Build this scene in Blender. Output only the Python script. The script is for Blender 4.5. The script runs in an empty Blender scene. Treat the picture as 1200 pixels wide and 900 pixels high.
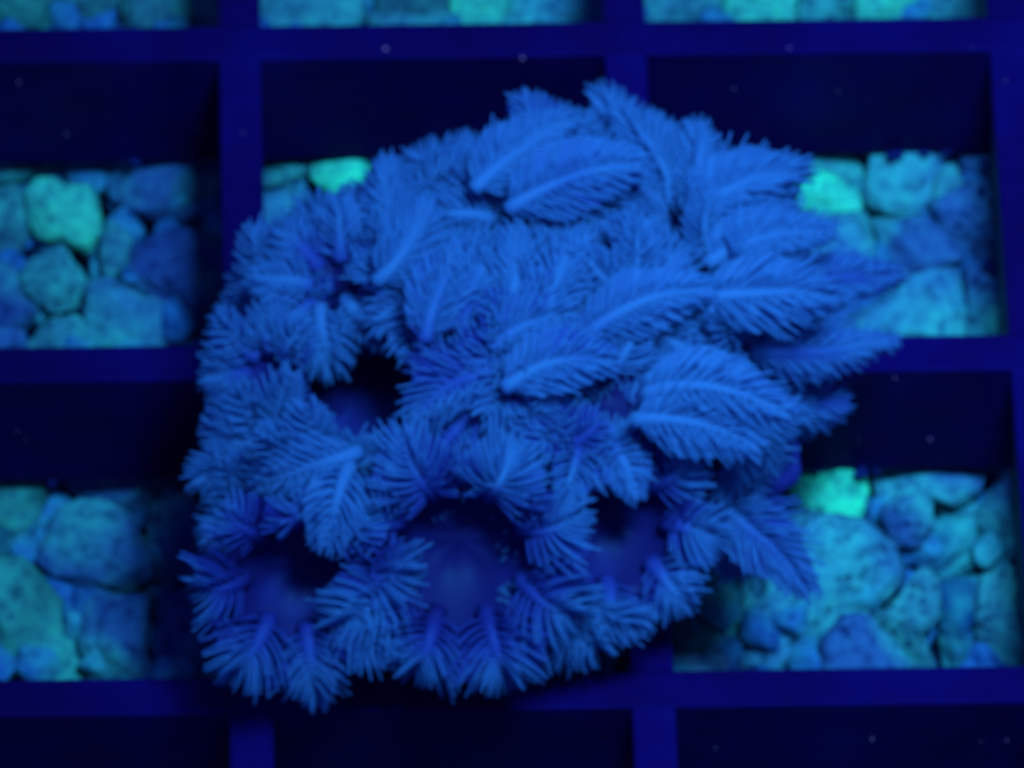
import bpy, math, random
import numpy as np
from mathutils import Vector, Euler, noise

random.seed(7)
RNG = np.random.default_rng(7)
MM = 0.001
scene = bpy.context.scene
COL = scene.collection

# ------------------------------------------------------------------ camera
CAM_LOC = np.array([-3.8418, -541.9665, 860.5583])          # millimetres
CAM_ROT = (0.5943, -0.0189, -0.0289)
F_PX = 12000.0                                              # focal length in photo pixels (1200 wide)
cam_data = bpy.data.cameras.new('camera')
cam = bpy.data.objects.new('camera', cam_data)
COL.objects.link(cam)
cam.location = Vector(CAM_LOC) * MM
cam.rotation_euler = CAM_ROT
cam_data.sensor_width = 36.0
cam_data.lens = F_PX / 1200 * 36.0
cam_data.clip_start = 0.05
cam_data.clip_end = 50.0
cam_data.dof.use_dof = True
cam_data.dof.focus_distance = 0.90
cam_data.dof.aperture_fstop = 68.0
scene.camera = cam

# ------------------------------------------------------------------ world and aquarium lamp
world = bpy.data.worlds.new('World')
scene.world = world
world.use_nodes = True
bg = world.node_tree.nodes['Background']
bg.inputs['Color'].default_value = (0.04, 0.17, 1.0, 1)
bg.inputs['Strength'].default_value = 0.44

def area_lamp(name, loc, target, size, watts, color):
    d = bpy.data.lights.new(name, 'AREA')
    d.shape = 'RECTANGLE'
    d.size, d.size_y = size[0] * MM, size[1] * MM
    d.energy = watts
    d.color = color
    d.spread = math.radians(54)
    o = bpy.data.objects.new(name, d)
    COL.objects.link(o)
    o.location = Vector(loc) * MM
    o.rotation_euler = (Vector(target) - Vector(loc)).to_track_quat('-Z', 'Y').to_euler()
    return o

area_lamp('aquarium_lamp', (95, -62, 410), (70, 52, 0), (90, 70), 0.40, (0.06, 0.5, 1.0))

scene.view_settings.view_transform = 'Standard'
scene.view_settings.look = 'None'
scene.view_settings.exposure = 0.0
scene.view_settings.gamma = 1.0
scene.render.film_transparent = False
scene.cycles.use_denoising = True
scene.cycles.max_bounces = 6
scene.cycles.transparent_max_bounces = 20

# ------------------------------------------------------------------ pixel helpers
RM = np.array(Euler(CAM_ROT).to_matrix())
RIGHT, UP, BACK = RM[:, 0], RM[:, 1], RM[:, 2]

def ray(px, py):
    d = RM @ np.array([(px - 600) / F_PX, -(py - 450) / F_PX, -1.0])
    return d

def at(px, py, z):
    """photo pixel + height above the rack top (mm) -> world point (mm)"""
    d = ray(px, py)
    return CAM_LOC + d * ((z - CAM_LOC[2]) / d[2])

PXMM = F_PX / 1020.0                                        # pixels per millimetre around the coral

# ------------------------------------------------------------------ materials
def new_mat(name):
    m = bpy.data.materials.new(name)
    m.use_nodes = True
    nt = m.node_tree
    return m, nt, nt.nodes['Principled BSDF'], nt.nodes['Material Output']

def N(nt, typ, **kw):
    n = nt.nodes.new(typ)
    for k, v in kw.items():
        if k in n.inputs:
            n.inputs[k].default_value = v
        else:
            setattr(n, k, v)
    return n

def ramp(nt, fac, stops):
    r = nt.nodes.new('ShaderNodeValToRGB')
    el = r.color_ramp.elements
    el[0].position, el[0].color = stops[0][0], (*stops[0][1], 1)
    el[1].position, el[1].color = stops[-1][0], (*stops[-1][1], 1)
    for p, c in stops[1:-1]:
        e = el.new(p)
        e.color = (*c, 1)
    nt.links.new(fac, r.inputs['Fac'])
    return r.outputs['Color']

def plastic_material():
    m, nt, b, out = new_mat('black_plastic')
    tc = N(nt, 'ShaderNodeTexCoord')
    n1 = N(nt, 'ShaderNodeTexNoise', Scale=75.0, Detail=8.0, Roughness=0.68)
    n2 = N(nt, 'ShaderNodeTexNoise', Scale=420.0, Detail=4.0)
    for n in (n1, n2):
        nt.links.new(tc.outputs['Object'], n.inputs['Vector'])
    c = ramp(nt, n1.outputs['Fac'], [(0.28, (0.014, 0.001, 0.026)), (0.5, (0.014, 0.001, 0.042)), (0.62, (0.014, 0.0015, 0.054)), (0.8, (0.015, 0.004, 0.078))])
    nt.links.new(c, b.inputs['Base Color'])
    b.inputs['Roughness'].default_value = 0.6
    b.inputs['Specular IOR Level'].default_value = 0.12
    b.inputs['Specular Tint'].default_value = (0.1, 0.1, 1, 1)
    bp = N(nt, 'ShaderNodeBump', Strength=0.35, Distance=0.0004)
    nt.links.new(n2.outputs['Fac'], bp.inputs['Height'])
    nt.links.new(bp.outputs['Normal'], b.inputs['Normal'])
    return m

def coral_material():
    m, nt, b, out = new_mat('coral_tissue')
    at_ = N(nt, 'ShaderNodeAttribute', attribute_name='tone')
    tc = N(nt, 'ShaderNodeTexCoord')
    n1 = N(nt, 'ShaderNodeTexNoise', Scale=70.0, Detail=4.0)
    geo = N(nt, 'ShaderNodeNewGeometry')
    nt.links.new(geo.outputs['Position'], n1.inputs['Vector'])
    oi = N(nt, 'ShaderNodeObjectInfo')
    ad = N(nt, 'ShaderNodeMath', operation='MULTIPLY_ADD')
    ad.inputs[1].default_value = 1.3
    nt.links.new(n1.outputs['Fac'], ad.inputs[0])
    nt.links.new(at_.outputs['Fac'], ad.inputs[2])
    ad2 = N(nt, 'ShaderNodeMath', operation='MULTIPLY_ADD')
    ad2.inputs[1].default_value = 0.12
    nt.links.new(oi.outputs['Random'], ad2.inputs[0])
    nt.links.new(ad.outputs[0], ad2.inputs[2])
    off = N(nt, 'ShaderNodeMath', operation='SUBTRACT')
    off.inputs[1].default_value = 0.48
    nt.links.new(ad2.outputs[0], off.inputs[0])
    c = ramp(nt, off.outputs[0], [(0.12, (0.05, 0.016, 0.15)), (0.38, (0.08, 0.042, 0.31)), (0.62, (0.11, 0.092, 0.42)), (0.92, (0.17, 0.25, 0.54))])
    nt.links.new(c, b.inputs['Base Color'])
    b.inputs['Roughness'].default_value = 0.55
    b.inputs['Specular IOR Level'].default_value = 0.2
    tr = N(nt, 'ShaderNodeBsdfTranslucent')
    nt.links.new(c, tr.inputs['Color'])
    mx = N(nt, 'ShaderNodeMixShader', Fac=0.48)
    nt.links.new(b.outputs['BSDF'], mx.inputs[1])
    nt.links.new(tr.outputs['BSDF'], mx.inputs[2])
    tp = N(nt, 'ShaderNodeBsdfTransparent')
    av = N(nt, 'ShaderNodeAttribute', attribute_name='clear')
    mx2 = N(nt, 'ShaderNodeMixShader')
    nt.links.new(av.outputs['Fac'], mx2.inputs[0])
    nt.links.new(mx.outputs['Shader'], mx2.inputs[1])
    nt.links.new(tp.outputs['BSDF'], mx2.inputs[2])
    nt.links.new(mx2.outputs['Shader'], out.inputs['Surface'])
    return m

def stone_material(name, pits):
    m, nt, b, out = new_mat(name)
    oi = N(nt, 'ShaderNodeObjectInfo')
    tc = N(nt, 'ShaderNodeTexCoord')
    mp = N(nt, 'ShaderNodeVectorMath', operation='ADD')
    cx = N(nt, 'ShaderNodeCombineXYZ')
    nt.links.new(oi.outputs['Random'], cx.inputs['X'])
    nt.links.new(oi.outputs['Random'], cx.inputs['Z'])
    nt.links.new(tc.outputs['Object'], mp.inputs[0])
    nt.links.new(cx.outputs[0], mp.inputs[1])
    big = N(nt, 'ShaderNodeTexNoise', Scale=95.0, Detail=3.0, Roughness=0.55)
    fine = N(nt, 'ShaderNodeTexNoise', Scale=620.0, Detail=6.0, Roughness=0.65)
    nt.links.new(mp.outputs[0], fine.inputs['Vector'])
    geo = N(nt, 'ShaderNodeNewGeometry')
    nt.links.new(geo.outputs['Position'], big.inputs['Vector'])
    # colony of green algae film on part of the stone
    mask = ramp(nt, big.outputs['Fac'], [(0.44, (0, 0, 0)), (0.62, (1, 1, 1))])
    alg = N(nt, 'ShaderNodeMix', data_type='RGBA', blend_type='MIX')
    alg.inputs['B'].default_value = (0.11, 0.36, 0.30, 1)
    ml = N(nt, 'ShaderNodeMath', operation='MULTIPLY')
    ml.inputs[1].default_value = 0.62
    nt.links.new(mask, ml.inputs[0])
    nt.links.new(ml.outputs[0], alg.inputs['Factor'])
    nt.links.new(oi.outputs['Color'], alg.inputs['A'])
    mot = ramp(nt, fine.outputs['Fac'], [(0.34, (0.38, 0.36, 0.48)), (0.47, (0.92, 0.92, 0.92)), (0.66, (1.15, 1.4, 1.08))])
    mu = N(nt, 'ShaderNodeMix', data_type='RGBA', blend_type='MULTIPLY')
    mu.inputs['Factor'].default_value = 1.0
    nt.links.new(alg.outputs['Result'], mu.inputs['A'])
    nt.links.new(mot, mu.inputs['B'])
    last = mu.outputs['Result']
    hsum = fine.outputs['Fac']
    dist = 0.0003
    if pits:
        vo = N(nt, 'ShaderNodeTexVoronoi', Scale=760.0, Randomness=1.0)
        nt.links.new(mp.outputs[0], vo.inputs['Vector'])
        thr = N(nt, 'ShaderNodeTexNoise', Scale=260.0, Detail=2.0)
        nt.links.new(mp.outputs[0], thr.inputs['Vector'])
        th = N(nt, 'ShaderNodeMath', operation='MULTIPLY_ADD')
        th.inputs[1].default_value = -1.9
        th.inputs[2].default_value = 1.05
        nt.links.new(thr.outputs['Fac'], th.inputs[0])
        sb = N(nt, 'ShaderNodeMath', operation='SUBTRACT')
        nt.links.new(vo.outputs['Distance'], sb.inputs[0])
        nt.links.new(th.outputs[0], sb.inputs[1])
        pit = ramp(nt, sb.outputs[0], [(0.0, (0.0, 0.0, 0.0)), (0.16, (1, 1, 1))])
        pit_shade = ramp(nt, sb.outputs[0], [(0.0, (0.6, 0.56, 0.7)), (0.25, (1, 1, 1))])  # shade inside the pits, put into the stone colour
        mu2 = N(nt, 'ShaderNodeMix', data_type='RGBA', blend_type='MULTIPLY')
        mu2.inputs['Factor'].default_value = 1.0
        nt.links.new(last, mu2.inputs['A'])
        nt.links.new(pit_shade, mu2.inputs['B'])
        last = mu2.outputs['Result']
        adh = N(nt, 'ShaderNodeMath', operation='MULTIPLY_ADD')
        adh.inputs[1].default_value = 2.0
        nt.links.new(pit, adh.inputs[0])
        nt.links.new(fine.outputs['Fac'], adh.inputs[2])
        hsum = adh.outputs[0]
    nt.links.new(last, b.inputs['Base Color'])
    bp = N(nt, 'ShaderNodeBump', Strength=0.7, Distance=dist)
    nt.links.new(hsum, bp.inputs['Height'])
    nt.links.new(bp.outputs['Normal'], b.inputs['Normal'])
    b.inputs['Roughness'].default_value = 0.8
    b.inputs['Specular IOR Level'].default_value = 0.15
    return m

def plain_material(name, col, rough=0.8):
    m, nt, b, out = new_mat(name)
    tc = N(nt, 'ShaderNodeTexCoord')
    n1 = N(nt, 'ShaderNodeTexNoise', Scale=300.0, Detail=4.0)
    nt.links.new(tc.outputs['Object'], n1.inputs['Vector'])
    c = ramp(nt, n1.outputs['Fac'], [(0.3, tuple(v * 0.7 for v in col)), (0.7, tuple(min(1, v * 1.2) for v in col))])
    nt.links.new(c, b.inputs['Base Color'])
    b.inputs['Roughness'].default_value = rough
    b.inputs['Specular IOR Level'].default_value = 0.15
    return m

M_PLASTIC = plastic_material()
M_CORAL = coral_material()
M_STONE = stone_material('smooth_stone', False)
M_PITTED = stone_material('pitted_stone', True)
M_BED = plain_material('dark_silt', (0.02, 0.06, 0.16))
M_SPECK = plain_material('pale_detritus', (0.95, 0.14, 0.28))
M_ALGAE = plain_material('dark_algae', (0.01, 0.01, 0.1))

# ------------------------------------------------------------------ object helpers
def tag(o, label=None, cat=None, group=None, kind=None):
    if label: o['label'] = label
    if cat: o['category'] = cat
    if group: o['group'] = group
    if kind: o['kind'] = kind
    return o

def empty(name, loc):
    o = bpy.data.objects.new(name, None)
    o.empty_display_size = 0.005
    COL.objects.link(o)
    o.location = Vector(loc) * MM
    return o

def mesh_obj(name, verts_mm, faces, mat, origin=(0, 0, 0), parent=None, parent_origin=None, smooth=True, tone=None, clear=None):
    """verts in world mm; origin = world mm; the object sits at its origin (relative to the parent)."""
    origin = np.asarray(origin, float)
    v = (np.asarray(verts_mm, float) - origin) * MM
    me = bpy.data.meshes.new(name)
    me.from_pydata(v.tolist(), [], faces if isinstance(faces, list) else faces.tolist())
    if smooth:
        me.polygons.foreach_set('use_smooth', [True] * len(me.polygons))
    if tone is not None:
        a = me.attributes.new('tone', 'FLOAT', 'POINT')
        a.data.foreach_set('value', np.asarray(tone, np.float32))
    if clear is not None:
        a = me.attributes.new('clear', 'FLOAT', 'POINT')
        a.data.foreach_set('value', np.asarray(clear, np.float32))
    me.materials.append(mat)
    o = bpy.data.objects.new(name, me)
    COL.objects.link(o)
    if parent is not None:
        o.parent = parent
        po = np.asarray(parent_origin, float)
        o.location = Vector(origin - po) * MM
    else:
        o.location = Vector(origin) * MM
    return o

# ------------------------------------------------------------------ rack
P, W, H = 40.0, 4.4056, 17.9092

def bar_mesh(x0, x1, y0, y1, ztop, zbot, bev=0.35, taper=0.0):
    """a box with bevelled long top edges"""
    cx, cy = (x0 + x1) / 2, (y0 + y1) / 2
    lx, ly = (x1 - x0), (y1 - y0)
    v, f = [], []
    if lx > ly:
        prof = [(-ly/2 + taper, zbot), (-ly/2, ztop - bev), (-ly/2 + bev*.3, ztop - bev*.3), (-ly/2 + bev, ztop),
                (ly/2 - bev, ztop), (ly/2 - bev*.3, ztop - bev*.3), (ly/2, ztop - bev), (ly/2 - taper, zbot)]
        for x in (x0, x1):
            v += [(x, cy + a, z) for a, z in prof]
    else:
        prof = [(-lx/2 + taper, zbot), (-lx/2, ztop - bev), (-lx/2 + bev*.3, ztop - bev*.3), (-lx/2 + bev, ztop),
                (lx/2 - bev, ztop), (lx/2 - bev*.3, ztop - bev*.3), (lx/2, ztop - bev), (lx/2 - taper, zbot)]
        for y in (y1, y0):
            v += [(cx + a, y, z) for a, z in prof]
    n = 8
    for i in range(n):
        j = (i + 1) % n
        f.append([i, i + n, j + n, j])
    f.append(list(range(n)))
    f.append(list(range(2*n - 1, n - 1, -1)))
    return v, f

rack_o = (P + W/2, P + W/2, -H)
rack = tag(empty('grid_rack', rack_o), 'black plastic grid rack with deep square openings that carries the coral', 'rack')
for k in range(-1, 4):
    v, f = bar_mesh(-1.35*P, 3.45*P, k*P, k*P + W, 0.0, -H)
    mesh_obj('cross_bar', v, f, M_PLASTIC, (P, k*P + W/2, -H/2), rack, rack_o, smooth=False)
for i in range(-1, 4):
    for k in range(-1, 3):
        v, f = bar_mesh(i*P, i*P + W, k*P + W - 0.02, (k + 1)*P + 0.02, -0.06, -H + 0.06, taper=1.0)
        mesh_obj('divider_bar', v, f, M_PLASTIC, (i*P + W/2, k*P + P/2, -H/2), rack, rack_o, smooth=False)

# ------------------------------------------------------------------ stones seen through the openings
def icosphere(sub):
    t = (1 + 5**.5) / 2
    v = [(-1,t,0),(1,t,0),(-1,-t,0),(1,-t,0),(0,-1,t),(0,1,t),(0,-1,-t),(0,1,-t),(t,0,-1),(t,0,1),(-t,0,-1),(-t,0,1)]
    f = [(0,11,5),(0,5,1),(0,1,7),(0,7,10),(0,10,11),(1,5,9),(5,11,4),(11,10,2),(10,7,6),(7,1,8),(3,9,4),(3,4,2),(3,2,6),(3,6,8),(3,8,9),(4,9,5),(2,4,11),(6,2,10),(8,6,7),(9,8,1)]
    v = [np.array(p, float) / np.linalg.norm(p) for p in v]
    for _ in range(sub):
        cache, nf = {}, []
        def mid(a, b):
            k = (min(a, b), max(a, b))
            if k not in cache:
                m = v[a] + v[b]
                v.append(m / np.linalg.norm(m))
                cache[k] = len(v) - 1
            return cache[k]
        for a, b, c in f:
            x, y, z = mid(a, b), mid(b, c), mid(c, a)
            nf += [(a, x, z), (b, y, x), (c, z, y), (x, y, z)]
        f = nf
    return np.array(v), [list(q) for q in f]

ICO, ICOF = icosphere(4)
ICO3, ICO3F = icosphere(2)

def unit(v):
    return v / (np.linalg.norm(v) + 1e-12)


def nz(p, s, seed):
    return noise.noise(Vector((p[0]*s + seed, p[1]*s - seed*1.3, p[2]*s + seed*.7)))

def stone(poly, col, label, pits=False, lift=0.0, rough=1.0, group='gravel stones under the rack', thick=0.6, flat=0.6, name='stone'):
    """a stone whose outline, as seen along the camera ray through its middle, follows the polygon"""
    pts = np.array(poly, float)
    # area centroid
    x, y = pts[:, 0], pts[:, 1]
    x2, y2 = np.roll(x, -1), np.roll(y, -1)
    cr = x*y2 - x2*y
    A = cr.sum() / 2
    c = np.array([((x + x2)*cr).sum(), ((y + y2)*cr).sum()]) / (6*A)
    rel = pts - c
    # radius as a function of angle
    K = 180
    ang = np.linspace(-math.pi, math.pi, K, endpoint=False)
    rad = np.zeros(K)
    for i, a in enumerate(ang):
        d = np.array([math.cos(a), math.sin(a)])
        best = 1.0
        for j in range(len(rel)):
            p, q = rel[j], rel[(j + 1) % len(rel)]
            e = q - p
            den = d[0]*e[1] - d[1]*e[0]
            if abs(den) < 1e-9: continue
            t = (p[0]*e[1] - p[1]*e[0]) / den
            u = (p[0]*d[1] - p[1]*d[0]) / den
            if t > 0 and -1e-6 <= u <= 1 + 1e-6: best = max(best, t)
        rad[i] = best
    ker = np.array([1, 2, 3, 4, 3, 2, 1.]); ker /= ker.sum()
    rad = np.convolve(np.concatenate([rad[-3:], rad, rad[:3]]), ker, 'valid')
    rad = rad*1.05 + 2.0
    mean = rad.mean()
    seed = random.uniform(0, 90)
    s = np.hypot(ICO[:, 0], ICO[:, 1])
    th = np.arctan2(ICO[:, 1], ICO[:, 0])
    R = np.interp(th, np.append(ang, math.pi), np.append(rad, rad[0]))
    prof = s ** flat
    dz = ICO[:, 2] * mean * thick
    # facets: cut the near face with a few planes for angular stones
    U = np.stack([R*np.cos(th)*prof, R*np.sin(th)*prof, dz], 1)
    for _ in range(3):
        d = np.array([random.uniform(-.7, .7), random.uniform(-.7, .7), 1.0]); d /= np.linalg.norm(d)
        lim = mean * thick * random.uniform(.74, .93)
        h = U @ d
        U = U - np.outer(np.clip(h - lim, 0, None) * 0.85, d)
    disp = np.array([(nz(p, 1.6, seed)*.08 + nz(p, 4.0, seed)*.045 + nz(p, 9.0, seed)*.02) for p in ICO]) * rough
    if pits:
        disp += np.array([-max(0., nz(p, 11.0, seed + 5) - .18)*.16 for p in ICO])
    U = U + ICO * disp[:, None] * mean
    U /= PXMM
    ctr = at(c[0], c[1], -H - 6.0)
    Wd = ctr + np.outer(U[:, 0], RIGHT) - np.outer(U[:, 1], UP) + np.outer(U[:, 2], BACK)
    d = ray(c[0], c[1]); d /= np.linalg.norm(d)
    top = Wd[:, 2].max()
    sh = d * ((top - (-H - 0.15 + lift)) / -d[2])
    Wd = Wd + sh
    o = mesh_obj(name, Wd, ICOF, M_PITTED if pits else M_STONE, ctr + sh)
    o.color = (*col, 1)
    tag(o, label, 'stone', group)
    return o

def tint(c, k=.66):
    return tuple(v*k for v in c)
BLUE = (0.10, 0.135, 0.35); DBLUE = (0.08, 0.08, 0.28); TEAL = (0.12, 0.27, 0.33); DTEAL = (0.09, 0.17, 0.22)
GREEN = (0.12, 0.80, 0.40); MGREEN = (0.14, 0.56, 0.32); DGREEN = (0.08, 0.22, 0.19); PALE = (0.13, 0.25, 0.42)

STONES = [
 # opening beside the empty side of the colony, upper
 ([(45,206),(63,208),(78,220),(102,218),(115,238),(120,265),(105,295),(87,292),(72,280),(60,283),(45,277),(33,250),(31,226)], MGREEN, 'knobbly bean-shaped green stone lying on blue stones with one small dark pit', False, 0.1),
 ([(110,170),(129,226),(150,247),(180,256),(216,262),(262,259),(275,220),(270,165)], BLUE, 'large smooth blue stone with curved edge and teal patch under a cross bar', False, -.6),
 ([(150,290),(186,272),(222,270),(250,277),(264,300),(264,360),(240,405),(190,372),(150,337)], DBLUE, 'large rounded dark blue stone between the knobbly green stone and the divider bar', False, -.9),
 ([(129,259),(156,280),(147,310),(132,325),(120,316),(118,286)], TEAL, 'small rhombus-shaped teal stone wedged beside the knobbly green stone', False, -.6),
 ([(108,328),(129,326),(168,346),(192,358),(208,382),(195,418),(100,418),(98,346)], PALE, 'pale teal blue angular stone with a sloping shoulder against the cross bar', False, -.5),
 ([(22,328),(33,307),(72,284),(102,331),(99,358),(60,367),(36,346)], TEAL, 'rough mottled teal stone just below the knobbly green stone', True, -1.0),
 ([(33,402),(60,374),(90,370),(99,382),(99,420),(33,420)], TEAL, 'small teal stone with a rounded top against the cross bar', False, -1.2),
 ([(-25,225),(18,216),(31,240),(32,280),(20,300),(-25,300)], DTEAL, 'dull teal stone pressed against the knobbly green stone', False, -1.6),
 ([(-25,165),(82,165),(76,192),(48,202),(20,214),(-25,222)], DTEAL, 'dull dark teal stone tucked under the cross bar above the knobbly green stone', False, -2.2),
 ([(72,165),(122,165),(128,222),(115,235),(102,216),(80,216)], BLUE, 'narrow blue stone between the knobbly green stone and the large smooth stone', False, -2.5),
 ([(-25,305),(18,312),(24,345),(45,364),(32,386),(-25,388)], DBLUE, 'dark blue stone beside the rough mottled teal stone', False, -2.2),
 ([(-25,384),(28,388),(34,420),(-25,425)], BLUE, 'small blue stone at the foot of the dark blue stone', False, -2.0),
 # lower, beside the cupped polyps
 ([(59,598),(87,587),(131,590),(156,607),(166,638),(187,657),(180,679),(146,694),(103,688),(68,676),(44,657)], BLUE, 'big rounded blue stone with a green tinge and a thin dark crack below it', False, -.2),
 ([(96,713),(103,699),(149,698),(174,702),(174,744),(165,810),(100,810)], BLUE, 'blocky flat-topped blue stone under the thin dark crack', False, -.9),
 ([(180,592),(230,574),(236,623),(246,651),(246,684),(199,684),(180,657),(174,635)], DBLUE, 'tall dark blue stone standing beside the big rounded stone', False, -1.0),
 ([(190,696),(243,684),(272,690),(276,812),(183,812),(183,731)], DBLUE, 'dark blue stone below the tall one, beside the cupped polyp', False, -1.2),
 ([(-25,660),(28,657),(47,676),(84,719),(99,744),(99,815),(-25,815)], DGREEN, 'large dull green stone filling the corner by the blocky stone', False, -1.0),
 ([(-25,550),(45,550),(55,588),(50,610),(31,626),(-25,623)], DGREEN, 'dull green stone peeking from under the cross bar', False, -1.8),
 ([(80,548),(240,548),(228,580),(178,588),(150,600),(110,585),(85,580)], BLUE, 'long blue stone lying along the foot of the cross bar', False, -2.6),
 ([(236,570),(264,570),(280,620),(258,652),(244,640)], DBLUE, 'thin dark blue sliver of stone behind the cupped polyp', False, -2.2),
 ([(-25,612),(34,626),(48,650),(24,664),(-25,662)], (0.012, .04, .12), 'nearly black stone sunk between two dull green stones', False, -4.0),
 # far strip
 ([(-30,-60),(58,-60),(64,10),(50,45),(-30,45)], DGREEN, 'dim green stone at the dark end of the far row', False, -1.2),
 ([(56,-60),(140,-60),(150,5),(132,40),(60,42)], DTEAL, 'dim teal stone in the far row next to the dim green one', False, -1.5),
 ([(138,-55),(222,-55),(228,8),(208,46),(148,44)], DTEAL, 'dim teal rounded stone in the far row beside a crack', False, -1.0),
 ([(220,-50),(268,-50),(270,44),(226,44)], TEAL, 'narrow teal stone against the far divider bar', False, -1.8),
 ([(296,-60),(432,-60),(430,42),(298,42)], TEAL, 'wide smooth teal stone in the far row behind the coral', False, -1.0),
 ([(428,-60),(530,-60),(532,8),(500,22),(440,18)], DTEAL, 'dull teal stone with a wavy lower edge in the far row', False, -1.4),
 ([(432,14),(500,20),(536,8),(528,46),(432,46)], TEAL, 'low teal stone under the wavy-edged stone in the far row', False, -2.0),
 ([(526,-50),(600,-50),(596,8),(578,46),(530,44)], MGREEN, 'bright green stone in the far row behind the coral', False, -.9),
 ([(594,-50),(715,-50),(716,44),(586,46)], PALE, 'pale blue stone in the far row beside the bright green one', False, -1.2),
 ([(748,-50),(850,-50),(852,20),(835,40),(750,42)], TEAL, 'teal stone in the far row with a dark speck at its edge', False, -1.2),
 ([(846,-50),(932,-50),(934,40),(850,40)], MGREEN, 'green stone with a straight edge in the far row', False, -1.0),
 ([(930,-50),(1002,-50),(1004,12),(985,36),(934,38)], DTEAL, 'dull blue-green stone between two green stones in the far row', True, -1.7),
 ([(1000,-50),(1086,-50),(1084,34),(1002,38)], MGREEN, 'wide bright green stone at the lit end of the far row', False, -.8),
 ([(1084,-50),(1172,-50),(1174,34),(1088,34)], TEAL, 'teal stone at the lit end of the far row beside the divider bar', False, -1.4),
 # behind the fluffy side of the colony
 ([(300,165),(372,165),(364,200),(340,212),(300,222)], TEAL, 'teal stone tucked between the divider bar and the brightest small stone', False, -1.4),
 ([(368,172),(425,168),(432,205),(412,226),(385,230),(366,206)], GREEN, 'small vivid green stone right behind the fluffy edge of the coral', False, .1),
 ([(296,228),(345,214),(368,236),(402,290),(400,350),(296,350)], PALE, 'pale blue stone mostly hidden by the fluffy edge of the coral', False, -1.2),
 # lit side, upper opening
 ([(925,240),(934,214),(958,198),(973,204),(1003,222),(1011,246),(970,250)], GREEN, 'vivid green angular wedge of stone beside the feathery tentacles', False, .2),
 ([(1010,228),(1022,186),(1030,165),(1096,165),(1108,198),(1096,234),(1072,252),(1042,256),(1021,246)], PALE, 'egg-shaped stone with a bright teal top next to the vivid wedge', False, -.2),
 ([(1018,256),(1048,259),(1087,253),(1114,282),(1132,303),(1090,318),(1066,331),(1039,303)], BLUE, 'blue stone with a sharp corner below the egg-shaped stone', False, -1.0),
 ([(1087,240),(1129,216),(1170,203),(1184,300),(1140,306),(1108,276)], BLUE, 'large blue pocked stone against the divider bar', True, -.8),
 ([(1098,205),(1114,190),(1130,214),(1108,232),(1092,238)], TEAL, 'small teal chip between the egg-shaped and pocked stones', False, -.9),
 ([(1126,165),(1184,165),(1184,206),(1130,214)], BLUE, 'blue stone under the cross bar above the pocked stone', False, -1.6),
 ([(985,380),(1040,345),(1062,330),(1090,319),(1131,308),(1134,405),(985,408)], PALE, 'broad pale blue stone with a teal side below the sharp-cornered stone', False, -.6),
 ([(1132,309),(1174,312),(1190,405),(1134,405)], BLUE, 'blue stone in the corner of the cross bar and the divider bar', True, -1.2),
 ([(1160,356),(1175,356),(1180,392),(1158,392)], TEAL, 'tiny teal chip in the corner by the divider bar', False, -.1),
 ([(900,165),(985,165),(1013,200),(1005,222),(973,203),(955,196),(926,216),(900,215)], TEAL, 'teal stone behind the vivid green wedge', False, -2.0),
 ([(905,250),(1012,248),(1036,300),(1000,345),(905,345)], PALE, 'pale stone under the reaching feathery tentacles', False, -1.4),
 # lit side, lower opening
 ([(920,558),(930,538),(1004,538),(1018,576),(1008,604),(986,620),(962,606),(940,602)], GREEN, 'vivid green lumpy stone sitting on the big pitted stone', False, .2),
 ([(870,640),(935,596),(1010,612),(1050,640),(1062,672),(1030,712),(1000,735),(975,795),(846,800),(852,716)], PALE, 'big pitted pale teal stone filling the opening near the coral', True, .3),
 ([(966,795),(963,751),(990,722),(1018,724),(1046,752),(1078,795)], BLUE, 'arched blue stone leaning on the big pitted stone', True, -.3),
 ([(1039,716),(1084,660),(1102,684),(1102,723),(1080,744),(1102,795),(1060,795),(1046,752),(1022,724)], TEAL, 'lobed teal stone beside the arched stone', True, -.7),
 ([(1032,592),(1088,576),(1095,618),(1081,640),(1046,637)], BLUE, 'small wrinkled blue stone beside the vivid lumpy stone', True, -.4),
 ([(1014,538),(1162,538),(1144,580),(1120,597),(1092,588),(1032,584)], BLUE, 'wide smooth blue stone under the cross bar beside the vivid lumpy stone', False, -1.2),
 ([(1148,600),(1168,569),(1190,550),(1208,560),(1208,640),(1165,642),(1148,632)], BLUE, 'blue stone with a slanted edge by the divider bar', False, -.8),
 ([(1151,678),(1175,670),(1212,668),(1212,795),(1154,795),(1144,730)], TEAL, 'coarse speckled teal stone by the divider bar', True, -.5),
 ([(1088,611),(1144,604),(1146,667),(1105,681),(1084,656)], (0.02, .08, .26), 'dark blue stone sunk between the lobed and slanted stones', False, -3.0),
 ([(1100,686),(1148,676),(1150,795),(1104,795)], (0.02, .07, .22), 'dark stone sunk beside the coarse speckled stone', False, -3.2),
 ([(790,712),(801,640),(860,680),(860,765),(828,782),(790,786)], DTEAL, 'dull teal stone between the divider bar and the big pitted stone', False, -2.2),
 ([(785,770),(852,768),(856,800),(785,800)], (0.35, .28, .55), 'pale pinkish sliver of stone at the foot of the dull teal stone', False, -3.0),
 ([(640,690),(752,680),(752,800),(690,800),(640,770)], PALE, 'pale blue stone in the corner below the hanging tentacles', True, -.8),
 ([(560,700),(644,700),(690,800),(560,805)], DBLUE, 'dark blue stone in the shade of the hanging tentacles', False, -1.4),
]
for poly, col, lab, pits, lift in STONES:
    stone(poly, tint(col) if col not in (GREEN, MGREEN) else tint(col, .84), lab, pits, lift)

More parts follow.
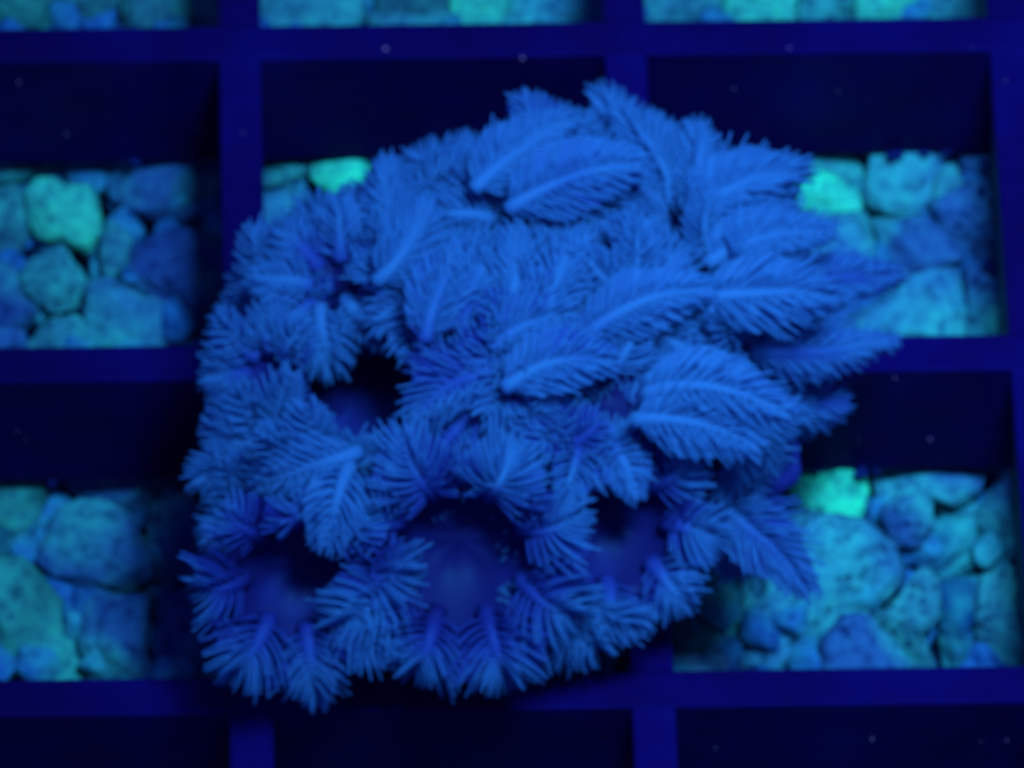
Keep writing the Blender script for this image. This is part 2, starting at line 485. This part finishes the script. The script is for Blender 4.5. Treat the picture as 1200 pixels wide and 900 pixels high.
# loose filling below the named stones
def gravel_fill():
    V, F, n0 = [], [], 0
    for i in range(-30, 1320, 46):
        for j in range(-90, 980, 46):
            p = at(i + random.uniform(-16, 16), j + random.uniform(-16, 16), -H - random.uniform(5.0, 8.0))
            sc = np.array([random.uniform(1.7, 2.9) for _ in range(3)])
            sd = random.uniform(0, 99)
            k = np.array([1 + .3*nz(q, 1.7, sd) for q in ICO3])
            Q = ICO3 * k[:, None] * sc * 1.15
            for _ in range(5):
                d = unit(np.array([random.gauss(0, 1), random.gauss(0, 1), random.gauss(.5, 1)]))
                Q = Q - np.outer(np.clip(Q @ d - random.uniform(1.2, 1.7), 0, None)*.9, d)
            V.append(Q + p)
            F += [[a + n0 for a in t] for t in ICO3F]
            n0 += len(ICO3)
    o = mesh_obj('gravel', np.concatenate(V), F, M_STONE, at(600, 450, -H - 10))
    o.color = (0.05, 0.11, 0.30, 1)
    tag(o, 'dark blue gravel filling the gaps below the larger stones', 'gravel', kind='stuff')
gravel_fill()

def bed():
    n = 60
    V, F = [], []
    for j in range(n + 1):
        for i in range(n + 1):
            x, y = -70 + 230*i/n, -60 + 230*j/n
            V.append((x, y, -H - 12.5 + 1.2*noise.noise(Vector((x*.12, y*.12, 0)))))
    for j in range(n):
        for i in range(n):
            a = j*(n + 1) + i
            F.append([a, a + 1, a + n + 2, a + n + 1])
    tag(mesh_obj('tank_floor', V, F, M_BED, (45, 45, -H - 12.5)), 'dark silty floor of the tank under the gravel', kind='structure')
bed()

# ------------------------------------------------------------------ coral
def unit(v):
    return v / (np.linalg.norm(v) + 1e-12)

def tube(C, rad, n, tone, B0=None, cap=True):
    """tube along polyline C (k,3) with radii; returns verts, faces, tones"""
    k = len(C)
    T = np.gradient(C, axis=0)
    T /= np.linalg.norm(T, axis=1)[:, None] + 1e-12
    b = B0 if B0 is not None else np.cross(T[0], [0.3, 0.2, 1])
    V = []
    for i in range(k):
        b = unit(b - T[i] * (b @ T[i]))
        c = np.cross(T[i], b)
        for j in range(n):
            a = 2*math.pi*j/n
            V.append(C[i] + rad[i]*(math.cos(a)*b + math.sin(a)*c))
    F = []
    for i in range(k - 1):
        for j in range(n):
            j2 = (j + 1) % n
            F.append([i*n + j, i*n + j2, (i + 1)*n + j2, (i + 1)*n + j])
    tn = np.repeat(tone, n).tolist()
    if cap:
        V.append(C[-1] + T[-1]*rad[-1]*.8); tn.append(tone[-1])
        V.append(C[0] - T[0]*rad[0]*.3); tn.append(tone[0])
        e, s = len(V) - 2, len(V) - 1
        for j in range(n):
            j2 = (j + 1) % n
            F.append([(k - 1)*n + j, (k - 1)*n + j2, e])
            F.append([j2, j, s])
    return np.array(V), F, tn

# shared topology of one pinnule
PN, PK = 5, 5
PF = []
for i_ in range(PK - 1):
    for j_ in range(PN):
        PF.append([i_*PN + j_, i_*PN + (j_ + 1) % PN, (i_ + 1)*PN + (j_ + 1) % PN, (i_ + 1)*PN + j_])
for j_ in range(PN):
    PF.append([(PK - 1)*PN + j_, (PK - 1)*PN + (j_ + 1) % PN, PK*PN])
PVN = PK*PN + 1

def bez(p0, p1, p2, t):
    t = np.asarray(t)[:, None]
    return (1 - t)**2*p0 + 2*t*(1 - t)*p1 + t*t*p2

def tentacle(parent, porigin, p0, p1, p2, nrm, lp, width=1.0, tone0=0.45, rows=2, pitch=0.76, fat=1.0, fade=0.0):
    """feathery tentacle: rachis p0-p1-p2 (mm) with rows of pinnules; nrm = outward normal of the feather blade"""
    ts = np.linspace(0, 1, 16)
    C = bez(p0, p1, p2, ts)
    wob = np.array([noise.noise_vector(Vector(q*0.22)) for q in C]) * 0.55 * ts[:, None]
    C = C + wob
    seg = np.linalg.norm(np.diff(C, axis=0), axis=1)
    L = seg.sum()
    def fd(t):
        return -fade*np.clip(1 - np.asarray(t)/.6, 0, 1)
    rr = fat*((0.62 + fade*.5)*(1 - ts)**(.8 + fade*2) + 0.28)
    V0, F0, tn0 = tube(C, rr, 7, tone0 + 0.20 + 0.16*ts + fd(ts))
    Vs, Fs, Tn = [V0], list(F0), list(tn0)
    n0 = len(V0)
    Cl = [0.12]*n0
    npin = max(7, int(L / pitch))
    T = np.gradient(C, axis=0); T /= np.linalg.norm(T, axis=1)[:, None]
    s = np.linspace(0, 1, PK)
    ecurl, ccurl = random.uniform(-.22, .25), random.uniform(.75, 1.3)
    jj = {q: [random.uniform(-.16, .16) for _ in range(npin)] for q in (-1, 1)}
    for row in range(rows):
        for side in (-1, 1):
            for i in range(npin):
                t = 0.08 + 0.92*(i + 0.12*row + jj[side][i])/npin
                if t > 1: continue
                f = t*15; a = min(14, int(f)); fr = f - a
                c = C[a]*(1 - fr) + C[a + 1]*fr
                tg = unit(T[a]*(1 - fr) + T[min(15, a + 1)]*fr)
                nn = unit(nrm - tg*(nrm @ tg))
                bb = np.cross(tg, nn)*side
                el = (0.10 if row == 0 else 0.62) + random.uniform(-.12, .12) + ecurl
                al = 0.02 + 0.85*t**1.6 + random.uniform(-.09, .09)
                d0 = unit(bb*math.cos(al*.5) + tg*math.sin(al*.5) + nn*(el + .25))
                d1 = unit(bb*math.cos(al + 1.15) + tg*math.sin(al + 1.15) + nn*(el - .45))
                l = 1.36*lp*width*min(1, (.45 if not fade else .8) + 1.9*t)*(1 - .62*t**3)*random.uniform(.86, 1.1)*(1 if row == 0 else .66)
                cu = random.uniform(.75, 1.3)*ccurl
                q = c + np.outer(s*l*.62, d0) + np.outer(s*s*l*.52*cu, d1)
                tq = np.gradient(q, axis=0); tq /= np.linalg.norm(tq, axis=1)[:, None]
                r = fat*0.235*(1 - .4*s)*(.9 if row else 1)
                b1 = np.cross(tq, nn + 0.01); b1 /= np.linalg.norm(b1, axis=1)[:, None] + 1e-9
                b2 = np.cross(tq, b1)
                an = np.arange(PN)*2*math.pi/PN
                ring = q[:, None, :] + r[:, None, None]*(np.cos(an)[None, :, None]*b1[:, None, :] + np.sin(an)[None, :, None]*b2[:, None, :])
                Vs.append(np.concatenate([ring.reshape(-1, 3), (q[-1] + tq[-1]*r[-1])[None]]))
                Fs += [[x + n0 for x in fc] for fc in PF]
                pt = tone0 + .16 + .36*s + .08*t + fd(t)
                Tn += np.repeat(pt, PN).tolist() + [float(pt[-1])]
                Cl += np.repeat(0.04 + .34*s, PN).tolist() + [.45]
                n0 += PVN
    # thin web added between the pinnules to lighten the dark gaps
    wt, wu = np.linspace(.04, .99, 14), np.linspace(0, 1, 5)
    for side in (-1, 1):
        for lay in (0, 1):
            for t in wt:
                f = t*15; a = min(14, int(f)); fr = f - a
                c = C[a]*(1 - fr) + C[a + 1]*fr
                tg = unit(T[a]*(1 - fr) + T[min(15, a + 1)]*fr)
                nn = unit(nrm - tg*(nrm @ tg))
                bb = np.cross(tg, nn)*side
                al = .02 + .85*t**1.6
                l = 1.36*lp*width*min(1, (.45 if not fade else .8) + 1.9*t)*(1 - .62*t**3)*.80*(1 + .16*nz((t*9, side, lp), 1.0, L))
                d0 = unit(bb*math.cos(al*.5) + tg*math.sin(al*.5) + nn*(.2 + ecurl))
                d1 = unit(bb*math.cos(al + 1.0) + tg*math.sin(al + 1.0) + nn*(ecurl - .45))
                for u in wu:
                    Vs.append((c + d0*u*l*.62 + d1*u*u*l*.5 - nn*(.10 + (.16*(1 - u) + .02 if lay else 0)))[None])
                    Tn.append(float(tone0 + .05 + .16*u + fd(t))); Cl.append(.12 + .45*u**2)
            for i in range(13):
                for j in range(4):
                    q = n0 + i*5 + j
                    Fs.append([q, q + 1, q + 6, q + 5])
            n0 += 70
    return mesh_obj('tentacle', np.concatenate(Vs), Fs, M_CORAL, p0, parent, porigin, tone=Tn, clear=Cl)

BASE_C = at(625, 555, 0.0)                                  # where the colony is attached on the rack
colony = tag(empty('feathery_soft_coral', BASE_C), 'blue feathery soft coral colony with many fringed polyps spreading over the rack', 'coral')

def mound():
    V, tone = [], []
    for p in ICO:
        k = 1 + .16*nz(p, 1.8, 3.1) + .07*nz(p, 5, 8.2)
        q = p*np.array([25, 17, 12.0])*k
        q[2] = max(q[2] + 2.0, 0.05)
        V.append(BASE_C + q)
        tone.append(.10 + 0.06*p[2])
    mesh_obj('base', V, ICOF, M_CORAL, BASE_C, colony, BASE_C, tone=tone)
mound()

def polyp(px, py, z, R, az=0, tilt=0, disc=0.42, th0=62, th1=105, n=8, rot=None, lp=3.1, skip=(), heroes=(), dark=0.0, jit=1.0, stalk=True, depth=.35, lens=None, tone=0.42, fade=0.0, cup=False):
    """px,py = photo position of the disc's middle, z = height above the rack; R = reach of the tentacles in pixels.
    az/tilt: lean of the polyp's axis from the line of sight. heroes: tentacles by pixel [(x,y,z),(x,y,z),(x,y,z),lp,roll]"""
    o = at(px, py, z)
    a, t = math.radians(az), math.radians(tilt)
    ax = unit(math.cos(t)*BACK + math.sin(t)*(math.cos(a)*RIGHT + math.sin(a)*UP))
    e1 = unit(UP - ax*(UP @ ax)); e2 = np.cross(ax, e1)
    Rm = R / PXMM
    rd = Rm*disc
    pe = empty('polyp', (0, 0, 0))
    pe.parent = colony
    pe.location = Vector(o - BASE_C)*MM
    # oral disc: shallow bowl with a mouth slit, 8-lobed rim
    V, F, tn = [], [], []
    nr, na = 7, 32
    for i in range(nr + 1):
        u = i/nr
        for j in range(na):
            g = 2*math.pi*j/na
            lob = 1 + .07*u*math.cos(8*g)
            r = rd*u*lob
            h = -rd*depth*(1 - u*u) + rd*.12*math.exp(-(u/.22)**2) + rd*.05*u*math.cos(8*g)
            V.append(o + e1*r*math.cos(g) + e2*r*math.sin(g) + ax*h)
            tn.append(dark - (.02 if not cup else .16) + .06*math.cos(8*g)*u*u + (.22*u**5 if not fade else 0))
    for i in range(nr):
        for j in range(na):
            j2 = (j + 1) % na
            F.append([i*na + j, (i + 1)*na + j, (i + 1)*na + j2, i*na + j2])
    # underside: skirt down to the stalk
    for q, (rr, hh) in enumerate([(1.0, -.16), (.95, -.5*(1 + depth)), (.6, -(depth + .4))]):
        for j in range(na):
            g = 2*math.pi*j/na
            V.append(o + (e1*math.cos(g) + e2*math.sin(g))*rd*rr + ax*rd*hh)
            tn.append(.2)
        b0 = (nr + q)*na; b1 = b0 + na
        for j in range(na):
            j2 = (j + 1) % na
            F.append([b0 + j, b1 + j, b1 + j2, b0 + j2])
    mesh_obj('oral_disc', V, F, M_CORAL, o, pe, o, tone=tn)
    if stalk:
        s0 = o - ax*rd*(depth + .38)
        tgt = BASE_C + np.array([0, 0, 3.0]) + (o - BASE_C)*np.array([.42, .42, .08])
        m = s0 - ax*7.0
        m[2] = max(min(m[2], 6.0), 3.0)
        C = bez(s0, m, tgt, np.linspace(0, 1, 9))
        C[:, 2] = np.maximum(C[:, 2], 2.4)
        Vt, Ft, tt = tube(C, np.linspace(rd*.56, min(rd*.45 + .6, 2.2), 9), 12, np.full(9, -.12))
        mesh_obj('stalk', Vt, Ft, M_CORAL, s0, pe, o, tone=tt)
    r0 = random.uniform(0, 45) if rot is None else rot
    tone = tone + random.uniform(-.16, .12)
    for k in range(n):
        if k in skip: continue
        g = math.radians(r0 + 360*k/n + random.uniform(-6, 6)*jit)
        rad = e1*math.cos(g) + e2*math.sin(g)
        A = math.radians(th0 + random.uniform(-12, 12)*jit)
        Bq = math.radians(th1 + random.uniform(-24, 24)*jit)
        ln = (Rm - rd*(.9 if not fade else .74))*random.uniform(.9, 1.12)*(lens[k] if lens else 1)
        p0 = o + rad*rd*(.9 if not fade else .74) - (ax*rd*.12 if fade else 0)
        p1 = p0 + (rad*math.sin(A) + ax*math.cos(A))*ln*.55
        p2 = p1 + (rad*math.sin(Bq) + ax*math.cos(Bq))*ln*.6
        nn = unit(ax*math.sin((A + Bq)/2) - rad*math.cos((A + Bq)/2))
        if cup:
            q = (lens[k] if lens else 1)*random.uniform(.93, 1.07)
            p0 = o + rad*rd*.74 - ax*rd*depth*.36
            p1 = o + rad*rd*1.1 + ax*rd*random.uniform(.35, .6)
            p2 = o + rad*Rm*q*.97 - ax*Rm*random.uniform(.12, .3) - UP*Rm*.06
            nn = unit(ax - rad*.15)
        tentacle(pe, o, p0, p1, p2, nn, lp*random.uniform(.9, 1.1), tone0=tone + random.uniform(-.06, .06), fade=fade)
    for hh in heroes:
        (a0, a1, a2), l = hh[0:3], hh[3]
        nn = unit(BACK + (hh[4][0]*RIGHT + hh[4][1]*UP if len(hh) > 4 else 0))
        tentacle(pe, o, at(*a0), at(*a1), at(*a2), nn, l, tone0=tone + .05, rows=1 if len(hh) > 5 else 2, pitch=.9)
    return pe

# the cupped polyps in front
polyp(352, 683, 18, 138, -90, 20, .64, 30, 128, rot=4, lp=3.9, depth=.8, cup=True, fade=.5, lens=(.8, 1, .9, 1.05, 1.1, 1.05, 1, .9))
polyp(540, 658, 20, 170, -90, 20, .62, 28, 124, rot=20, lp=4.8, depth=.8, cup=True, fade=.5)
polyp(720, 622, 16, 138, -60, 14, .64, 26, 120, rot=0, lp=3.8, depth=.8, cup=True, fade=.5)
polyp(850, 582, 6, 108, -35, 28, .46, 40, 115, rot=10, lp=3.0, fade=.3, skip=(6, 7), heroes=[((845,592,10),(888,622,11),(948,690,6),4.2)])
polyp(665, 712, 12, 86, -75, 45, .30, 60, 115, lp=3.4, rot=0, skip=(0, 1, 7))
# lit side
polyp(695, 478, 26, 120, -10, 22, .50, 36, 100, rot=22, lp=3.2, skip=(5, 6), fade=.3,
      heroes=[((755,462,29),(820,432,32),(925,490,27),4.6), ((742,492,28),(800,484,30),(890,522,25),4.3)])
polyp(815, 350, 23, 150, 0, 40, .22, 60, 105, lp=3.6, heroes=[((822,350,30),(885,339,32),(975,346,27),4.8), ((828,310,28),(880,270,30),(975,270,24),4.4)])
polyp(905, 345, 15, 120, 5, 60, .22, 62, 95, lp=3.5, tone=.34, heroes=[((940,335,17),(985,325,17),(1055,322,11),3.4)])
polyp(870, 425, 18, 150, -8, 55, .22, 60, 100, lp=3.6, tone=.34, heroes=[((880,412,20),(950,418,19),(1052,402,12),3.6)])
polyp(900, 480, 10, 108, 8, 48, .25, 60, 98, lp=3.3, tone=.28, rot=0, skip=(4, 5))
polyp(845, 518, 11, 92, -40, 38, .25, 60, 104, lp=3.2, tone=.28)
polyp(795, 250, 22, 130, 35, 45, .22, 60, 105, lp=3.6, heroes=[((805,265,28),(850,206,30),(945,198,25),4.6)])
# crest
polyp(740, 190, 21, 108, 65, 55, .25, 55, 110, lp=3.5)
polyp(668, 192, 23, 98, 90, 50, .25, 55, 110, lp=3.5)
polyp(610, 265, 25, 115, 80, 25, .22, 58, 108, lp=3.5, heroes=[((595,246,32),(655,201,35),(752,195,32),4.8), ((555,222,31),(600,176,33),(672,138,28),4.4)])
polyp(545, 220, 21, 105, 105, 55, .25, 55, 110, lp=3.5)
polyp(470, 255, 18, 108, 120, 50, .25, 55, 110, lp=3.5, heroes=[((478,305,26),(445,250,27),(452,182,22),4.2)])
# shaded side
polyp(378, 305, 16, 95, 140, 45, .28, 60, 110, lp=3.2)
polyp(395, 335, 22, 108, 130, 25, .44, 50, 108, lp=3.2, rot=0, skip=(4,), fade=.25, heroes=[((405,350,23),(425,380,24),(455,405,18),3.6), ((375,360,22),(375,400,23),(392,440,17),3.6)])
polyp(320, 360, 15, 92, 170, 50, .28, 58, 110, lp=3.0)
polyp(315, 442, 17, 92, 180, 32, .46, 45, 118, lp=3.0, fade=.3, rot=0, skip=(6,))
polyp(320, 530, 17, 100, 200, 35, .28, 58, 112, lp=3.2)
polyp(385, 548, 22, 88, 240, 35, .18, 62, 105, lp=3.4, tone=.58, rot=10, skip=(7,), heroes=[((420,530,27),(370,545,29),(300,570,22),4.0), ((410,545,27),(390,590,28),(380,640,23),3.8)])
polyp(300, 600, 13, 72, 200, 45, .28, 60, 112, lp=2.8)
# middle of the colony
polyp(515, 345, 26, 100, 100, 40, .2, 55, 105, lp=3.6, heroes=[((498,400,31),(505,345,34),(548,285,31),4.2), ((545,395,31),(540,340,33),(590,280,31),4.2), ((440,330,29),(480,300,32),(500,235,28),4.2)])
polyp(655, 335, 28, 92, 60, 40, .22, 45, 110, lp=3.3, heroes=[((640,375,33),(645,320,35),(690,275,32),4.0), ((600,350,32),(610,310,34),(600,262,31),3.8)])
polyp(745, 370, 27, 105, 20, 20, .22, 55, 105, lp=3.5, heroes=[((685,395,31),(740,343,34),(838,335,31),4.2)])
polyp(615, 425, 29, 96, 0, 35, .2, 58, 102, lp=3.7, heroes=[((590,455,33),(640,415,35),(720,420,31),4.2), ((575,410,33),(610,375,35),(670,365,32),4.2)])
polyp(560, 475, 28, 88, 200, 15, .22, 60, 102, lp=3.5, rot=0, skip=(2,), heroes=[((575,438,32),(525,440,33),(482,488,29),3.9)])
polyp(575, 548, 21, 85, -90, 20, .46, 40, 114, lp=3.0, tone=.3, fade=.25, rot=0, skip=(3, 4, 5))
polyp(452, 580, 18, 78, -100, 25, .36, 55, 112, lp=3.0, tone=.32, rot=0, skip=(4, 5))
polyp(645, 540, 23, 82, -60, 20, .26, 55, 110, lp=3.3, rot=0, skip=(4, 5))

# ------------------------------------------------------------------ specks on the rack
def specks():
    spots = [(612,68,0),(452,57,0),(860,104,1),(925,56,0),(982,107,1),(1139,57,0),(1178,95,0),(252,124,1),(233,150,1),(78,157,1),(22,97,1),
             (1049,443,2),(1007,515,2),(30,515,2),(20,505,2),(1090,515,2),(285,156,0),(838,877,3),(1022,866,3),(1150,869,3),(1180,868,3)]
    for x, y, w in spots:
        if w == 0: p = at(x, y, 0.12)
        else:
            Y = {1: 2*P, 2: P, 3: 0.0}[w] - .12
            d = ray(x, y); p = CAM_LOC + d*((Y - CAM_LOC[1])/d[1])
        r = random.choice((.05, .07, .09, .14))
        V = ICO3*np.array([r*random.uniform(.6, 1.7), r*random.uniform(.6, 1.3), r*random.uniform(.6, 1.3)])*(1 + .3*np.array([nz(q, 2, x) for q in ICO3]))[:, None] + p
        o = mesh_obj('detritus_speck', V, ICO3F, M_SPECK, p)
        lab = ('tiny pale speck of detritus lying on top of a rack bar', 'tiny pale speck on the dark bar wall behind the coral crest',
               'tiny pale speck on the dark bar wall beside the flank of the coral', 'tiny pale speck on the dark bar wall in front of the coral')[w]
        tag(o, lab, 'speck', 'pale specks on the rack, ' + ('tops', 'back wall', 'side walls', 'front wall')[w])
specks()

def tufts():
    spots = [(1050,183,2.2),(1085,179,1.2),(1108,180,1.0),(1158,192,1.6),(1164,212,1.0),(1150,222,1.3),(1161,236,1.0),(1163,252,1.1),(1160,312,1.8),(1170,300,.8),
             (160,190,1.3),(230,190,.9),(255,198,1.0),(256,226,1.0),(255,240,.9),(345,215,1.0),(1006,553,1.8),(957,551,1.0),(1028,552,.8),(1192,590,1.2),(1196,668,1.3),(1195,720,1.0),(733,762,1.7),(60,566,1.1)]
    for n, (x, y, r) in enumerate(spots):
        p = at(x, y, -H + .25)
        V, F = [], []
        for k in range(5):
            c = p + np.array([random.uniform(-.5, .5), random.uniform(-.3, .3), random.uniform(-.2, .2)])*r*.7
            n0 = len(V)
            V += [c + q*np.array([.34, .26, .22])*r*random.uniform(.7, 1.2)*.7*(1 + .35*nz(q, 2.2, n + k)) for q in ICO3]
            F += [[a + n0 for a in t] for t in ICO3F]
        o = mesh_obj('algae_tuft', V, F, M_ALGAE, p)
        q = (7 if x == 345 else 0 if x > 1140 and y < 400 else 1 if 1000 < x and y < 400 else 2 if x < 400 and y < 400 else 3 if x > 1140 else 4 if x > 900 else 5 if x > 600 else 6)
        lab = ('small dark algae tuft at the divider bar beside the large pocked stone', 'small dark algae tuft on the bar edge above the egg-shaped stone',
               'small dark algae tuft on the rim around the large smooth blue stone', 'small dark algae tuft at the divider bar beside the coarse speckled stone',
               'small dark algae tuft on the bar edge above the vivid lumpy stone', 'dark round algae tuft on the pale stone below the hanging tentacles',
               'small dark algae tuft on the bar edge above the big rounded blue stone',
               'small dark algae tuft between the divider bar and the small vivid green stone')[q]
        tag(o, lab, 'algae', 'dark algae tufts ' + lab.split('tuft ')[1])
tufts()
